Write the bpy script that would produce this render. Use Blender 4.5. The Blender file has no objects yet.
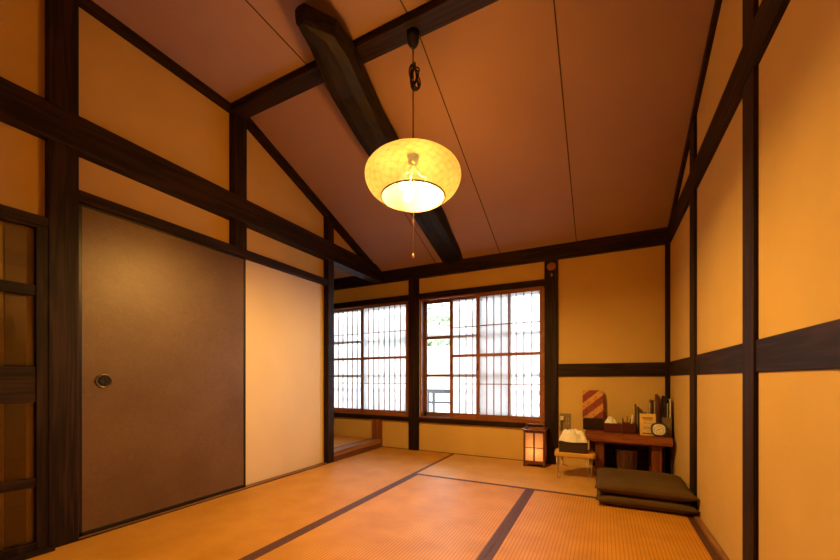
import bpy, bmesh, math, random
from mathutils import Vector, Matrix, noise

random.seed(7)
sc = bpy.context.scene
COL = sc.collection

# ------------------------------------------------------------------ camera
cam_d = bpy.data.cameras.new('camera')
cam_d.sensor_width = 36.0
cam_d.lens = 364.9 / 840 * 36.0
cam_d.shift_y = 98.5 / 840
cam_d.clip_start = 0.03
cam = bpy.data.objects.new('camera', cam_d)
cam.location = (0, 0, 0.78)
cam.rotation_euler = (math.pi / 2, 0, 0.4662)
COL.objects.link(cam)
sc.camera = cam

# ------------------------------------------------------------------ world, exposure
wd = bpy.data.worlds.new('overcast_sky')
sc.world = wd
wd.use_nodes = True
bg = wd.node_tree.nodes['Background']
bg.inputs['Color'].default_value = (0.80, 0.89, 1.0, 1)
bg.inputs['Strength'].default_value = 11.5
sc.view_settings.view_transform = 'Standard'
sc.view_settings.look = 'None'
sc.view_settings.gamma = 1
sc.view_settings.exposure = 0.10
sc.view_settings.use_curve_mapping = False
cy = sc.cycles
cy.use_denoising = True
cy.max_bounces = 10
cy.diffuse_bounces = 5
cy.transparent_max_bounces = 16
cy.sample_clamp_indirect = 6
cy.caustics_reflective = False
cy.caustics_refractive = False

LAMP = Vector((-0.897, 1.702, 1.79))     # bulbs of the paper pendant
LAMP_COL = (1.0, 0.54, 0.115)
LAMP_W = 142.0


def area(name, loc, rot, sx, sy, portal=False, energy=0, color=(1, 1, 1)):
    l = bpy.data.lights.new(name, 'AREA')
    l.shape = 'RECTANGLE'
    l.size, l.size_y = sx, sy
    l.energy = energy
    l.color = color
    if portal:
        l.cycles.is_portal = True
    o = bpy.data.objects.new(name, l)
    o.location = loc
    o.rotation_euler = rot
    COL.objects.link(o)
    return o


# portals only tell the renderer where the sky light comes in
area('window_portal', (-2.55, 3.70, 1.0), (-math.pi / 2, 0, 0), 1.28, 1.28, True)
area('window_portal', (-1.126, 3.70, 1.0), (-math.pi / 2, 0, 0), 1.28, 1.28, True)


# ------------------------------------------------------------------ materials
def srgb(r, g, b):
    f = lambda c: (c / 255 / 12.92) if c / 255 <= 0.04045 else ((c / 255 + 0.055) / 1.055) ** 2.4
    return (f(r), f(g), f(b), 1)


def mat(name):
    m = bpy.data.materials.new(name)
    m.use_nodes = True
    nt = m.node_tree
    return m, nt, nt.nodes['Principled BSDF']


def N(nt, kind, **kw):
    n = nt.nodes.new(kind)
    for k, v in kw.items():
        if k in n.inputs:
            n.inputs[k].default_value = v
        else:
            setattr(n, k, v)
    return n


def ramp(nt, fac, stops):
    r = nt.nodes.new('ShaderNodeValToRGB')
    e = r.color_ramp.elements
    while len(e) < len(stops):
        e.new(0.5)
    for i, (p, c) in enumerate(stops):
        e[i].position = p
        e[i].color = c if len(c) == 4 else (*c, 1)
    nt.links.new(fac, r.inputs[0])
    return r


def coords(nt, scale=(1, 1, 1), rot=(0, 0, 0)):
    tc = nt.nodes.new('ShaderNodeTexCoord')
    mp = nt.nodes.new('ShaderNodeMapping')
    mp.inputs['Scale'].default_value = scale
    mp.inputs['Rotation'].default_value = rot
    nt.links.new(tc.outputs['Object'], mp.inputs[0])
    return mp.outputs[0]


def bump(nt, b, height, strength, dist=0.002):
    n = nt.nodes.new('ShaderNodeBump')
    n.inputs['Strength'].default_value = strength
    n.inputs['Distance'].default_value = dist
    nt.links.new(height, n.inputs['Height'])
    nt.links.new(n.outputs[0], b.inputs['Normal'])


def speckled(name, c1, c2, scale=6, rough=0.9, bs=0.15, fine=220, spec=0.3):
    m, nt, b = mat(name)
    v = coords(nt)
    n1 = N(nt, 'ShaderNodeTexNoise', Scale=scale, Detail=5)
    nt.links.new(v, n1.inputs['Vector'])
    r = ramp(nt, n1.outputs[0], [(0.3, c1), (0.7, c2)])
    nt.links.new(r.outputs[0], b.inputs['Base Color'])
    n2 = N(nt, 'ShaderNodeTexNoise', Scale=fine, Detail=3)
    nt.links.new(v, n2.inputs['Vector'])
    bump(nt, b, n2.outputs[0], bs, 0.001)
    b.inputs['Roughness'].default_value = rough
    b.inputs['Specular IOR Level'].default_value = spec
    return m


def plain(name, c, rough=0.5, metal=0.0, spec=0.5):
    m, nt, b = mat(name)
    v = coords(nt)
    n = N(nt, 'ShaderNodeTexNoise', Scale=40, Detail=3)
    nt.links.new(v, n.inputs['Vector'])
    k = lambda f: tuple(min(1, x * f) for x in c[:3]) + (1,)
    r = ramp(nt, n.outputs[0], [(0.3, k(0.88)), (0.7, k(1.1))])
    nt.links.new(r.outputs[0], b.inputs['Base Color'])
    b.inputs['Roughness'].default_value = rough
    b.inputs['Metallic'].default_value = metal
    b.inputs['Specular IOR Level'].default_value = spec
    return m


def wood(name, c1, c2, axis, rough=0.5, spec=0.4, scale=1.0, bs=0.25):
    """grain running along the given axis"""
    m, nt, b = mat(name)
    s = [14 * scale] * 3
    s[axis] = 0.9 * scale
    v = coords(nt, tuple(s))
    n1 = N(nt, 'ShaderNodeTexNoise', Scale=1.3, Detail=3, Distortion=0.6)
    nt.links.new(v, n1.inputs['Vector'])
    mul = nt.nodes.new('ShaderNodeMath'); mul.operation = 'MULTIPLY'; mul.inputs[1].default_value = 22
    nt.links.new(n1.outputs[0], mul.inputs[0])
    sn = nt.nodes.new('ShaderNodeMath'); sn.operation = 'SINE'
    nt.links.new(mul.outputs[0], sn.inputs[0])
    s2 = [90 * scale] * 3
    s2[axis] = 3 * scale
    v2 = coords(nt, tuple(s2))
    n2 = N(nt, 'ShaderNodeTexNoise', Scale=1.0, Detail=4)
    nt.links.new(v2, n2.inputs['Vector'])
    add = nt.nodes.new('ShaderNodeMath'); add.operation = 'MULTIPLY_ADD'
    add.inputs[1].default_value = 0.22
    nt.links.new(sn.outputs[0], add.inputs[0])
    nt.links.new(n2.outputs[0], add.inputs[2])
    r = ramp(nt, add.outputs[0], [(0.25, c1), (0.75, c2)])
    nt.links.new(r.outputs[0], b.inputs['Base Color'])
    bump(nt, b, add.outputs[0], bs, 0.0015)
    b.inputs['Roughness'].default_value = rough
    b.inputs['Specular IOR Level'].default_value = spec
    return m


D1, D2 = (0.010, 0.0045, 0.004), (0.036, 0.016, 0.013)
DARK = [wood('dark_stained_timber_%s' % a, D1, D2, i, 0.6, 0.18) for i, a in enumerate('xyz')]
LOGM = wood('smoked_log', (0.005, 0.003, 0.0022), (0.022, 0.012, 0.008), 1, 0.6, 0.2, 0.8)
BR1, BR2 = (0.19, 0.062, 0.018), (0.32, 0.115, 0.036)
BROWN = [wood('brown_joinery_%s' % a, BR1, BR2, i, 0.5) for i, a in enumerate('xyz')]
THRESH = wood('worn_threshold_wood', (0.20, 0.085, 0.035), (0.36, 0.17, 0.08), 1, 0.4)
STEPW = wood('dark_red_step_wood', (0.09, 0.03, 0.014), (0.16, 0.06, 0.03), 1, 0.5)
PLASTER = speckled('ochre_plaster', (0.60, 0.415, 0.150), (0.67, 0.465, 0.175), 3.0, 0.92, 0.25, 260, 0.15)
CEIL = speckled('ceiling_board', (0.36, 0.225, 0.20), (0.39, 0.25, 0.22), 2.0, 0.8, 0.08, 300, 0.2)
SEAM = plain('dark_seam', (0.03, 0.015, 0.01), 0.8)
BLACKF = plain('black_lacquer_frame', (0.006, 0.005, 0.006), 0.3)
PALE = speckled('pale_paper_panel', (0.69, 0.56, 0.41), (0.75, 0.62, 0.46), 2.5, 0.75, 0.1, 200, 0.2)
BORDER = speckled('brown_cloth_border', (0.075, 0.028, 0.022), (0.115, 0.045, 0.038), 60, 0.6, 0.3, 700, 0.4)


def fusuma_mat():
    m, nt, b = mat('brown_mottled_paper')
    v = coords(nt)
    n1 = N(nt, 'ShaderNodeTexNoise', Scale=38, Detail=6, Distortion=1.5)
    nt.links.new(v, n1.inputs['Vector'])
    n3 = N(nt, 'ShaderNodeTexNoise', Scale=3, Detail=3)
    nt.links.new(v, n3.inputs['Vector'])
    mx = N(nt, 'ShaderNodeMath', operation='MULTIPLY_ADD')
    mx.inputs[1].default_value = 0.6
    nt.links.new(n1.outputs[0], mx.inputs[0])
    nt.links.new(n3.outputs[0], mx.inputs[2])
    r = ramp(nt, mx.outputs[0], [(0.6, (0.115, 0.065, 0.042)), (1.0, (0.155, 0.092, 0.060))])
    nt.links.new(r.outputs[0], b.inputs['Base Color'])
    bump(nt, b, n1.outputs[0], 0.25, 0.001)
    b.inputs['Roughness'].default_value = 0.42
    b.inputs['Metallic'].default_value = 0.15
    return m


FUSUMA = fusuma_mat()


def tatami_mat_material(name, axis, c1, c2):
    """ribs run along axis (0 = x, 1 = y)"""
    m, nt, b = mat(name)
    v = coords(nt)
    sep = nt.nodes.new('ShaderNodeSeparateXYZ')
    nt.links.new(v, sep.inputs[0])
    across, along = (1, 0) if axis == 0 else (0, 1)
    def wave(sock, freq):
        a = N(nt, 'ShaderNodeMath', operation='MULTIPLY'); a.inputs[1].default_value = freq
        nt.links.new(sock, a.inputs[0])
        s = N(nt, 'ShaderNodeMath', operation='SINE')
        nt.links.new(a.outputs[0], s.inputs[0])
        return s.outputs[0]
    w1 = wave(sep.outputs[across], math.pi / 0.0165)
    ab = N(nt, 'ShaderNodeMath', operation='ABSOLUTE'); nt.links.new(w1, ab.inputs[0])
    w2 = wave(sep.outputs[along], 2 * math.pi / 0.006)
    comb = N(nt, 'ShaderNodeMath', operation='MULTIPLY_ADD'); comb.inputs[1].default_value = 0.15
    nt.links.new(w2, comb.inputs[0]); nt.links.new(ab.outputs[0], comb.inputs[2])
    n1 = N(nt, 'ShaderNodeTexNoise', Scale=5, Detail=6); nt.links.new(v, n1.inputs['Vector'])
    sc_ = (1.2, 60, 1) if axis == 1 else (60, 1.2, 1)
    n2 = N(nt, 'ShaderNodeTexNoise', Scale=4, Detail=3); nt.links.new(coords(nt, sc_), n2.inputs['Vector'])
    mixn = N(nt, 'ShaderNodeMath', operation='MULTIPLY_ADD'); mixn.inputs[1].default_value = 0.35
    nt.links.new(n2.outputs[0], mixn.inputs[0]); nt.links.new(n1.outputs[0], mixn.inputs[2])
    rc = ramp(nt, mixn.outputs[0], [(0.45, c1), (0.85, c2)])
    mul = N(nt, 'ShaderNodeMixRGB', blend_type='MULTIPLY'); mul.inputs[0].default_value = 1
    rr = ramp(nt, comb.outputs[0], [(0.0, (0.58, 0.50, 0.42)), (0.6, (1, 1, 1))])
    nt.links.new(rc.outputs[0], mul.inputs[1]); nt.links.new(rr.outputs[0], mul.inputs[2])
    nt.links.new(mul.outputs[0], b.inputs['Base Color'])
    bump(nt, b, comb.outputs[0], 0.35, 0.0012)
    b.inputs['Roughness'].default_value = 0.48
    b.inputs['Specular IOR Level'].default_value = 0.35
    return m


TAT_Y = tatami_mat_material('woven_rush_lengthwise', 1, (0.54, 0.245, 0.022), (0.67, 0.325, 0.042))
TAT_X = tatami_mat_material('woven_rush_crosswise', 0, (0.60, 0.33, 0.085), (0.72, 0.42, 0.12))


def paper_mat():
    m, nt, b = mat('shoji_paper')
    out = nt.nodes['Material Output']
    nt.nodes.remove(b)
    v = coords(nt)
    n = N(nt, 'ShaderNodeTexNoise', Scale=30, Detail=5); nt.links.new(v, n.inputs['Vector'])
    r = ramp(nt, n.outputs[0], [(0.3, (0.80, 0.80, 0.80)), (0.7, (0.88, 0.88, 0.88))])
    t = nt.nodes.new('ShaderNodeBsdfTranslucent'); d = nt.nodes.new('ShaderNodeBsdfDiffuse')
    nt.links.new(r.outputs[0], t.inputs[0])
    d.inputs[0].default_value = (0.75, 0.73, 0.70, 1)
    mx = nt.nodes.new('ShaderNodeMixShader'); mx.inputs[0].default_value = 0.30
    nt.links.new(t.outputs[0], mx.inputs[1]); nt.links.new(d.outputs[0], mx.inputs[2])
    tr = nt.nodes.new('ShaderNodeBsdfTransparent')
    m2 = nt.nodes.new('ShaderNodeMixShader'); m2.inputs[0].default_value = 0.16
    nt.links.new(mx.outputs[0], m2.inputs[1]); nt.links.new(tr.outputs[0], m2.inputs[2])
    nt.links.new(m2.outputs[0], out.inputs[0])
    return m


PAPER = paper_mat()


def glass_mat(name='window_glass', tint=(0.95, 0.97, 0.98)):
    m, nt, b = mat(name)
    out = nt.nodes['Material Output']; nt.nodes.remove(b)
    tr = nt.nodes.new('ShaderNodeBsdfTransparent'); tr.inputs[0].default_value = (*tint, 1)
    g = nt.nodes.new('ShaderNodeBsdfGlossy'); g.inputs['Roughness'].default_value = 0.03
    fr = nt.nodes.new('ShaderNodeFresnel'); fr.inputs[0].default_value = 1.45
    mx = nt.nodes.new('ShaderNodeMixShader')
    nt.links.new(fr.outputs[0], mx.inputs[0]); nt.links.new(tr.outputs[0], mx.inputs[1]); nt.links.new(g.outputs[0], mx.inputs[2])
    nt.links.new(mx.outputs[0], out.inputs[0])
    return m


GLASS = glass_mat()


# ------------------------------------------------------------------ mesh helpers
def bx(bm, x0, x1, y0, y1, z0, z1, bev=0.0):
    if x0 > x1: x0, x1 = x1, x0
    if y0 > y1: y0, y1 = y1, y0
    if z0 > z1: z0, z1 = z1, z0
    vs = [bm.verts.new((x, y, z)) for x in (x0, x1) for y in (y0, y1) for z in (z0, z1)]
    fs = [(0, 1, 3, 2), (4, 6, 7, 5), (0, 4, 5, 1), (2, 3, 7, 6), (0, 2, 6, 4), (1, 5, 7, 3)]
    faces = [bm.faces.new([vs[i] for i in f]) for f in fs]
    if bev > 0:
        es = set()
        for f in faces:
            es.update(f.edges)
        bmesh.ops.bevel(bm, geom=list(es), offset=bev, segments=2, profile=0.5, affect='EDGES')


def prism(bm, pts, axis, a0, a1):
    """pts: 2-D polygon in the two remaining axes (in order), extruded along axis"""
    def P(p, a):
        q = list(p); q.insert(axis, a)
        return q
    A = [bm.verts.new(P(p, a0)) for p in pts]
    B = [bm.verts.new(P(p, a1)) for p in pts]
    n = len(pts)
    bm.faces.new(A); bm.faces.new(B[::-1])
    for i in range(n):
        bm.faces.new((A[i], B[i], B[(i + 1) % n], A[(i + 1) % n]))
    bmesh.ops.recalc_face_normals(bm, faces=bm.faces)


def lathe(bm, prof, c=(0, 0, 0), n=32, cap=True):
    rings = []
    for r, z in prof:
        rings.append([bm.verts.new((c[0] + r * math.cos(2 * math.pi * i / n), c[1] + r * math.sin(2 * math.pi * i / n), c[2] + z)) for i in range(n)])
    for a, b in zip(rings, rings[1:]):
        for i in range(n):
            bm.faces.new((a[i], a[(i + 1) % n], b[(i + 1) % n], b[i]))
    if cap:
        bm.faces.new(rings[0][::-1]); bm.faces.new(rings[-1])


def tube(bm, pts, r, n=8, closed=False):
    pts = [Vector(p) for p in pts]
    rings = []
    m = len(pts)
    up = Vector((0, 0, 1))
    prev = None
    for i, p in enumerate(pts):
        a = pts[(i - 1) % m] if (closed or i > 0) else p
        b = pts[(i + 1) % m] if (closed or i < m - 1) else p
        t = (b - a).normalized()
        if prev is None:
            u = t.cross(up)
            if u.length < 1e-3: u = t.cross(Vector((1, 0, 0)))
        else:
            u = prev - t * prev.dot(t)
        u.normalize(); prev = u
        w = t.cross(u)
        rr = r[i] if isinstance(r, (list, tuple)) else r
        rings.append([bm.verts.new(p + u * rr * math.cos(2 * math.pi * k / n) + w * rr * math.sin(2 * math.pi * k / n)) for k in range(n)])
    pairs = list(zip(rings, rings[1:])) + ([(rings[-1], rings[0])] if closed else [])
    for a, b in pairs:
        for k in range(n):
            bm.faces.new((a[k], a[(k + 1) % n], b[(k + 1) % n], b[k]))
    if not closed:
        bm.faces.new(rings[0][::-1]); bm.faces.new(rings[-1])


def obj(name, bm, m, parent=None, smooth=False, origin=None):
    """link bm as one mesh object; origin moves the pivot, geometry stays"""
    if origin is not None:
        bmesh.ops.translate(bm, verts=bm.verts, vec=-Vector(origin))
    bmesh.ops.recalc_face_normals(bm, faces=bm.faces)
    me = bpy.data.meshes.new(name)
    bm.to_mesh(me); bm.free()
    if smooth:
        for p in me.polygons: p.use_smooth = True
    ms = m if isinstance(m, (list, tuple)) else [m]
    for x in ms: me.materials.append(x)
    o = bpy.data.objects.new(name, me)
    COL.objects.link(o)
    if origin is not None: o.location = origin
    if parent is not None: o.parent = parent
    return o


def BM(): return bmesh.new()


def box(name, m, x0, x1, y0, y1, z0, z1, bev=0.0, parent=None):
    bm = BM(); bx(bm, x0, x1, y0, y1, z0, z1, bev)
    return obj(name, bm, m, parent)


def struct(o):
    o['kind'] = 'structure'
    return o


def tag(o, label, cat, group=None):
    o['label'] = label; o['category'] = cat
    if group: o['group'] = group
    return o


def thing(name, label, cat, loc=(0, 0, 0), rotz=0, group=None):
    o = bpy.data.objects.new(name, None)
    o.empty_display_size = 0.05
    COL.objects.link(o)
    o.location = loc; o.rotation_euler = (0, 0, rotz)
    return tag(o, label, cat, group)


_tr = [0]
def trim(m, x0, x1, y0, y1, z0, z1, bev=0.003, parent=None):
    _tr[0] += 1
    return struct(box('trim_%d' % _tr[0], m, x0, x1, y0, y1, z0, z1, bev, parent))


# ------------------------------------------------------------------ room shell
XL, XR, YB = -2.255, 0.478, 3.54       # post face left, plaster right, plaster back
YF = -0.95                              # wall behind the camera
ZC = 2.645                              # flat ceiling
YP = 1.776                              # the slope starts here
def ceil_z(y): return ZC if y < YP else ZC - 0.008 - 0.375 * (y - YP)

bm = BM(); bx(bm, -3.5, 0.62, YF - 0.1, 3.70, -0.12, -0.03)
struct(obj('floor', bm, plain('subfloor', (0.1, 0.06, 0.03))))

bm = BM()
prism(bm, [(YF - 0.1, ZC), (YP, ZC), (3.72, ceil_z(3.72)), (3.72, ceil_z(3.72) + 0.1), (YP, ZC + 0.1), (YF - 0.1, ZC + 0.1)], 0, -3.5, 0.62)
struct(obj('ceiling', bm, CEIL))

# back wall with its two window openings
W1 = (-3.19, -1.910); W2 = (-1.768, -0.487); WZ = (0.36, 1.635)
bm = BM()
bx(bm, -3.5, W1[0], YB, YB + 0.12, -0.03, 2.1)
bx(bm, W1[1], W2[0], YB, YB + 0.12, -0.03, 2.1)
bx(bm, W2[1], 0.60, YB, YB + 0.12, -0.03, 2.1)
for a, b in (W1, W2):
    bx(bm, a, b, YB, YB + 0.12, -0.03, WZ[0])
    bx(bm, a, b, YB, YB + 0.12, WZ[1], 2.1)
struct(obj('wall_back', bm, PLASTER))
bm = BM(); bx(bm, XR, 0.60, YF - 0.1, YB, -0.03, 2.75)
struct(obj('wall_right', bm, PLASTER))
# left wall: full height up to the second post, only a gable over the opening beyond it
bm = BM()
XW = -2.312
prism(bm, [(0.70, -0.03), (2.66, -0.03), (2.66, 1.95), (3.54, 1.95), (3.54, ceil_z(3.54) + 0.02), (YP, ZC + 0.02), (0.70, ZC + 0.02)], 0, XW - 0.07, XW)
bx(bm, XW - 0.07, XW + 0.022, YF - 0.1, 0.73, -0.03, ZC + 0.02)
struct(obj('wall_left', bm, PLASTER))
bm = BM(); bx(bm, -3.5, 0.62, YF - 0.1, YF, -0.03, 2.75)
struct(obj('wall_front', bm, PLASTER))
# side room beyond the opening
bm = BM(); bx(bm, -3.5, -3.38, YF, 3.6, -0.03, 2.75)
struct(obj('wall_side_room', bm, PLASTER))
bm = BM(); bx(bm, -3.38, XW - 0.07, 1.60, 1.70, -0.03, 2.75)
struct(obj('wall_side_room_front', bm, PLASTER))

# ceiling seams
for sx in (-2.925, -1.575, -0.895, -0.215):
    bm = BM()
    prism(bm, [(YF, ZC - 0.002), (YP, ZC - 0.002), (3.5, ceil_z(3.5) - 0.002), (3.5, ceil_z(3.5) + 0.01), (YP, ZC + 0.01), (YF, ZC + 0.01)], 0, sx - 0.003, sx + 0.003)
    _tr[0] += 1
    struct(obj('trim_%d' % _tr[0], bm, SEAM))

# ---- timber frame, left wall
trim(DARK[2], XW - 0.09, XL, 0.722, 0.832, -0.03, ZC, 0.004)            # big post
trim(DARK[2], XW - 0.02, XL + 0.0, 1.660, 1.758, 1.69, ZC - 0.02, 0.003)   # upper post
trim(DARK[2], XW - 0.07, XL, 2.612, 2.690, -0.03, ceil_z(2.65) , 0.003)  # post at the opening
bm = BM()                                                                # long beam, ends on the plate
bx(bm, -2.372, XL + 0.010, YF, 3.50, 1.872, 2.042, 0.006)
_tr[0] += 1; struct(obj('trim_%d' % _tr[0], bm, DARK[1]))
trim(DARK[1], XW - 0.02, XL - 0.006, 0.82, 2.62, 1.636, 1.693)           # door lintel
trim(DARK[1], XW - 0.02, XL - 0.001, YF, 0.725, 1.466, 1.512)             # lintel of the lattice door
bm = BM()                                                                # gable edge trim
prism(bm, [(YF, 2.616), (1.745, 2.612), (3.50, 1.93), (3.50, ceil_z(3.50)), (YP, ZC), (YF, ZC)], 0, XW - 0.01, XL)
_tr[0] += 1; struct(obj('trim_%d' % _tr[0], bm, DARK[1]))
# door sill strips
trim(THRESH, XW - 0.02, XL - 0.012, 0.82, 2.62, -0.03, 0.006, 0.001)
trim(DARK[1], XL - 0.012, XL + 0.0, 0.82, 2.62, -0.03, 0.002, 0.0)
trim(DARK[1], XW - 0.02, XL + 0.035, YF, 0.735, -0.03, 0.016, 0.002)

# ---- back wall timber
trim(DARK[0], -3.38, XR, 3.498, YB + 0.04, 1.863, 1.995, 0.004)          # plate
trim(DARK[2], -1.910, -1.790, 3.512, YB + 0.1, -0.03, 1.87)                # post between windows
trim(DARK[2], -0.487, -0.371, 3.512, YB + 0.1, -0.03, 1.87)                # post right of the window
trim(DARK[2], 0.444, XR + 0.001, 3.512, YB, -0.03, 1.87)                        # corner post
for a, b in ((-3.38, -1.905), (-1.795, -0.480)):
    trim(DARK[0], a, b, 3.516, YB + 0.03, 1.636, 1.697)
    trim(DARK[0], a, b, 3.512, YB + 0.03, 0.310, 0.360)
trim(DARK[0], -0.375, 0.446, 3.520, YB + 0.01, 0.800, 0.912)               # band
trim(BROWN[2], -2.386, -2.262, 3.505, YB + 0.01, 0.0, 0.315)               # brown stub post under the sill
trim(SEAM, -3.36, -0.48, 3.532, YB, -0.03, 0.004, 0.0)

# ---- right wall timber
trim(DARK[2], 0.464, XR + 0.01, 1.650, 1.765, -0.03, 2.62)
trim(DARK[2], 0.463, XR + 0.01, 2.578, 2.700, -0.03, ceil_z(2.70))
trim(DARK[2], 0.464, XR + 0.01, 0.700, 0.820, -0.03, 2.62)
trim(DARK[1], 0.470, XR + 0.01, YF, 3.53, 0.802, 0.914)                  # band
bm = BM(); bx(bm, 0.459, XR + 0.02, YF, 3.51, 1.862, 2.012, 0.004)
_tr[0] += 1; struct(obj('trim_%d' % _tr[0], bm, DARK[1]))
bm = BM()
prism(bm, [(YF, 2.616), (1.745, 2.612), (3.50, 1.935), (3.50, ceil_z(3.50)), (YP, ZC), (YF, ZC)], 0, 0.458, XR + 0.01)
_tr[0] += 1; struct(obj('trim_%d' % _tr[0], bm, DARK[1]))
bm = BM(); bx(bm, 0.452, XR + 0.005, YF, 3.51, -0.03, 0.012, 0.002)
struct(obj('baseboard_right', bm, THRESH))

# ---- purlin and the bent log
trim(DARK[0], XL - 0.02, XR + 0.02, 1.632, 1.742, 2.600, ZC + 0.02, 0.004)

def upright_log(sections):
    """sections: (y, left x, right x, z of the widest line)"""
    bm = BM(); rings = []
    oct_ = [(-1, -.25), (-.80, -.75), (-.35, -1.0), (.35, -1.0), (.80, -.75), (1, -.25), (1, .5), (.6, 1), (-.6, 1), (-1, .5)]
    for y, xl, xr, z, top in sections:
        c, s_ = (xl + xr) / 2, (xr - xl) / 2
        rings.append([bm.verts.new((c + s_ * a, y, z + (top if b > 0 else 0.075) * b)) for a, b in oct_])
    n = len(oct_)
    for a, b in zip(rings, rings[1:]):
        for j in range(n):
            bm.faces.new((a[j], a[(j + 1) % n], b[(j + 1) % n], b[j]))
    bm.faces.new(rings[0][::-1]); bm.faces.new(rings[-1])
    return bm

LOGS = [(1.285, -1.313, -1.245, 2.525, .02), (1.41, -1.355, -1.168, 2.52, .035), (1.53, -1.395, -1.165, 2.505, .06), (1.70, -1.450, -1.200, 2.48, .10), (1.95, -1.470, -1.235, 2.41, .10),
        (2.2, -1.472, -1.243, 2.34, .10), (2.6, -1.462, -1.205, 2.225, .10), (2.8, -1.460, -1.215, 2.18, .10), (3.15, -1.495, -1.245, 2.12, .10), (3.40, -1.510, -1.250, 2.06, .10), (3.53, -1.515, -1.255, 2.03, .10)]
bm = upright_log(LOGS)
_tr[0] += 1; struct(obj('trim_%d' % _tr[0], bm, LOGM))

# ---- opening to the side room: raised floor and step
struct(box('floor_side_room', plain('side_subfloor', (0.2, 0.1, 0.05)), -3.38, -2.372, 1.70, YB, -0.03, 0.05))
trim(STEPW, -2.372, XL - 0.004, 2.690, 3.507, -0.03, 0.045, 0.002)
trim(THRESH, -2.372, XL - 0.010, 2.690, 3.507, 0.045, 0.092, 0.004)


# ------------------------------------------------------------------ tatami
def mat_piece(x0, x1, y0, y1, axis, label, z=0.0, borders=(1, 1)):
    m = TAT_Y if axis == 1 else TAT_X
    g = 0.0008
    o = box('tatami_mat', m, x0 + g, x1 - g, y0 + g, y1 - g, z - 0.03, z, 0.0015)
    tag(o, label, 'tatami mat', 'tatami mats covering the floor')
    w, t = 0.031, 0.0012
    for k, on in enumerate(borders):
        if not on: continue
        if axis == 1:
            a = x0 + g if k == 0 else x1 - w
            e = box('cloth_border', BORDER, a, a + w - g, y0 + g, y1 - g, z - 0.001, z + t, 0.0004)
        else:
            a = y0 + g if k == 0 else y1 - w
            e = box('cloth_border', BORDER, x0 + g, x1 - g, a, a + w - g, z - 0.001, z + t, 0.0004)
        e.parent = o
    return o

mat_piece(-2.255, -1.374, -0.08, 1.716, 1, 'tatami mat running along the brown sliding door', borders=(0, 1))
mat_piece(-2.255, -1.374, 1.716, 3.532, 1, 'tatami mat between the low wooden step and the pale wall panel', borders=(0, 1))
mat_piece(-1.374, 0.450, 2.636, 3.532, 0, 'tatami mat along the window wall under the desk and paper lantern', borders=(1, 0))
mat_piece(-1.374, -0.460, 0.85, 2.636, 1, 'middle tatami mat with brown borders on both long sides, under the hanging lamp')
mat_piece(-0.460, 0.450, 0.85, 2.636, 1, 'tatami mat under the green floor cushions beside the right wall')
struct(box('floor_front', TAT_X, -1.3732, 0.450, -0.94, 0.8492, -0.03, 0.0, 0.0015))
struct(box('floor_front_left', TAT_X, -2.255, -1.3748, -0.94, -0.0815, -0.03, 0.0, 0.0015))
mat_piece(-3.36, -2.374, 1.75, 3.532, 1, 'raised tatami mat in the side room beyond the low step', z=0.088)


# ------------------------------------------------------------------ doors on the left wall
d = bpy.data.objects.new('door_1', None); COL.objects.link(d); d.location = (XL - 0.03, 1.29, 0); struct(d)
def loc_parent(o, p):
    o.parent = p
    o.matrix_parent_inverse = Matrix.Translation(-p.location)
    return o
y0, y1, z0, z1, xf = 0.836, 1.765, 0.008, 1.635, XL - 0.022
bm = BM(); bx(bm, xf - 0.022, xf - 0.003, y0 + 0.01, y1 - 0.01, z0 + 0.01, z1 - 0.004)
loc_parent(obj('paper_panel', bm, FUSUMA), d)
bm = BM()
bx(bm, xf - 0.024, xf, y0, y0 + 0.016, z0, z1, 0.002); bx(bm, xf - 0.024, xf, y1 - 0.016, y1, z0, z1, 0.002)
bx(bm, xf - 0.024, xf, y0, y1, z0, z0 + 0.02, 0.002); bx(bm, xf - 0.024, xf, y0, y1, z1 - 0.012, z1, 0.002)
loc_parent(obj('door_frame', bm, BLACKF), d)
# round finger pull
def disc_x(prof, c, n=28):
    bm = BM(); lathe(bm, prof, (0, 0, 0), n)
    bmesh.ops.rotate(bm, verts=bm.verts, matrix=Matrix.Rotation(math.pi / 2, 3, 'Y'))
    bmesh.ops.translate(bm, verts=bm.verts, vec=c)
    return bm
pc = (xf - 0.003, 0.938, 0.767)
h = loc_parent(obj('finger_pull', disc_x([(0.036, 0), (0.037, 0.003), (0.034, 0.005), (0.029, 0.005), (0.027, 0.001), (0.012, 0.0005)], pc), plain('worn_pull_metal', (0.12, 0.085, 0.06), 0.35, 0.7), smooth=True), d)
bm = disc_x([(0.026, 0.0), (0.026, 0.0025), (0.001, 0.0025)], pc)
for k in range(6):
    a = k * math.pi / 3
    c = (pc[0] + 0.002, pc[1] + 0.013 * math.cos(a), pc[2] + 0.013 * math.sin(a))
    b2 = disc_x([(0.006, 0), (0.006, 0.002), (0.004, 0.003)], c, 12)
    me = bpy.data.meshes.new('t'); b2.to_mesh(me); b2.free(); bm.from_mesh(me); bpy.data.meshes.remove(me)
cup = obj('pull_cup', bm, BLACKF)
cup.parent = h

d2 = bpy.data.objects.new('door_2', None); COL.objects.link(d2); d2.location = (XL - 0.04, 2.15, 0); struct(d2)
bm = BM(); bx(bm, XL - 0.052, XL - 0.044, 1.766, 2.575, 0.010, 1.636, 0.001)
loc_parent(obj('paper_panel', bm, PALE), d2)

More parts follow.
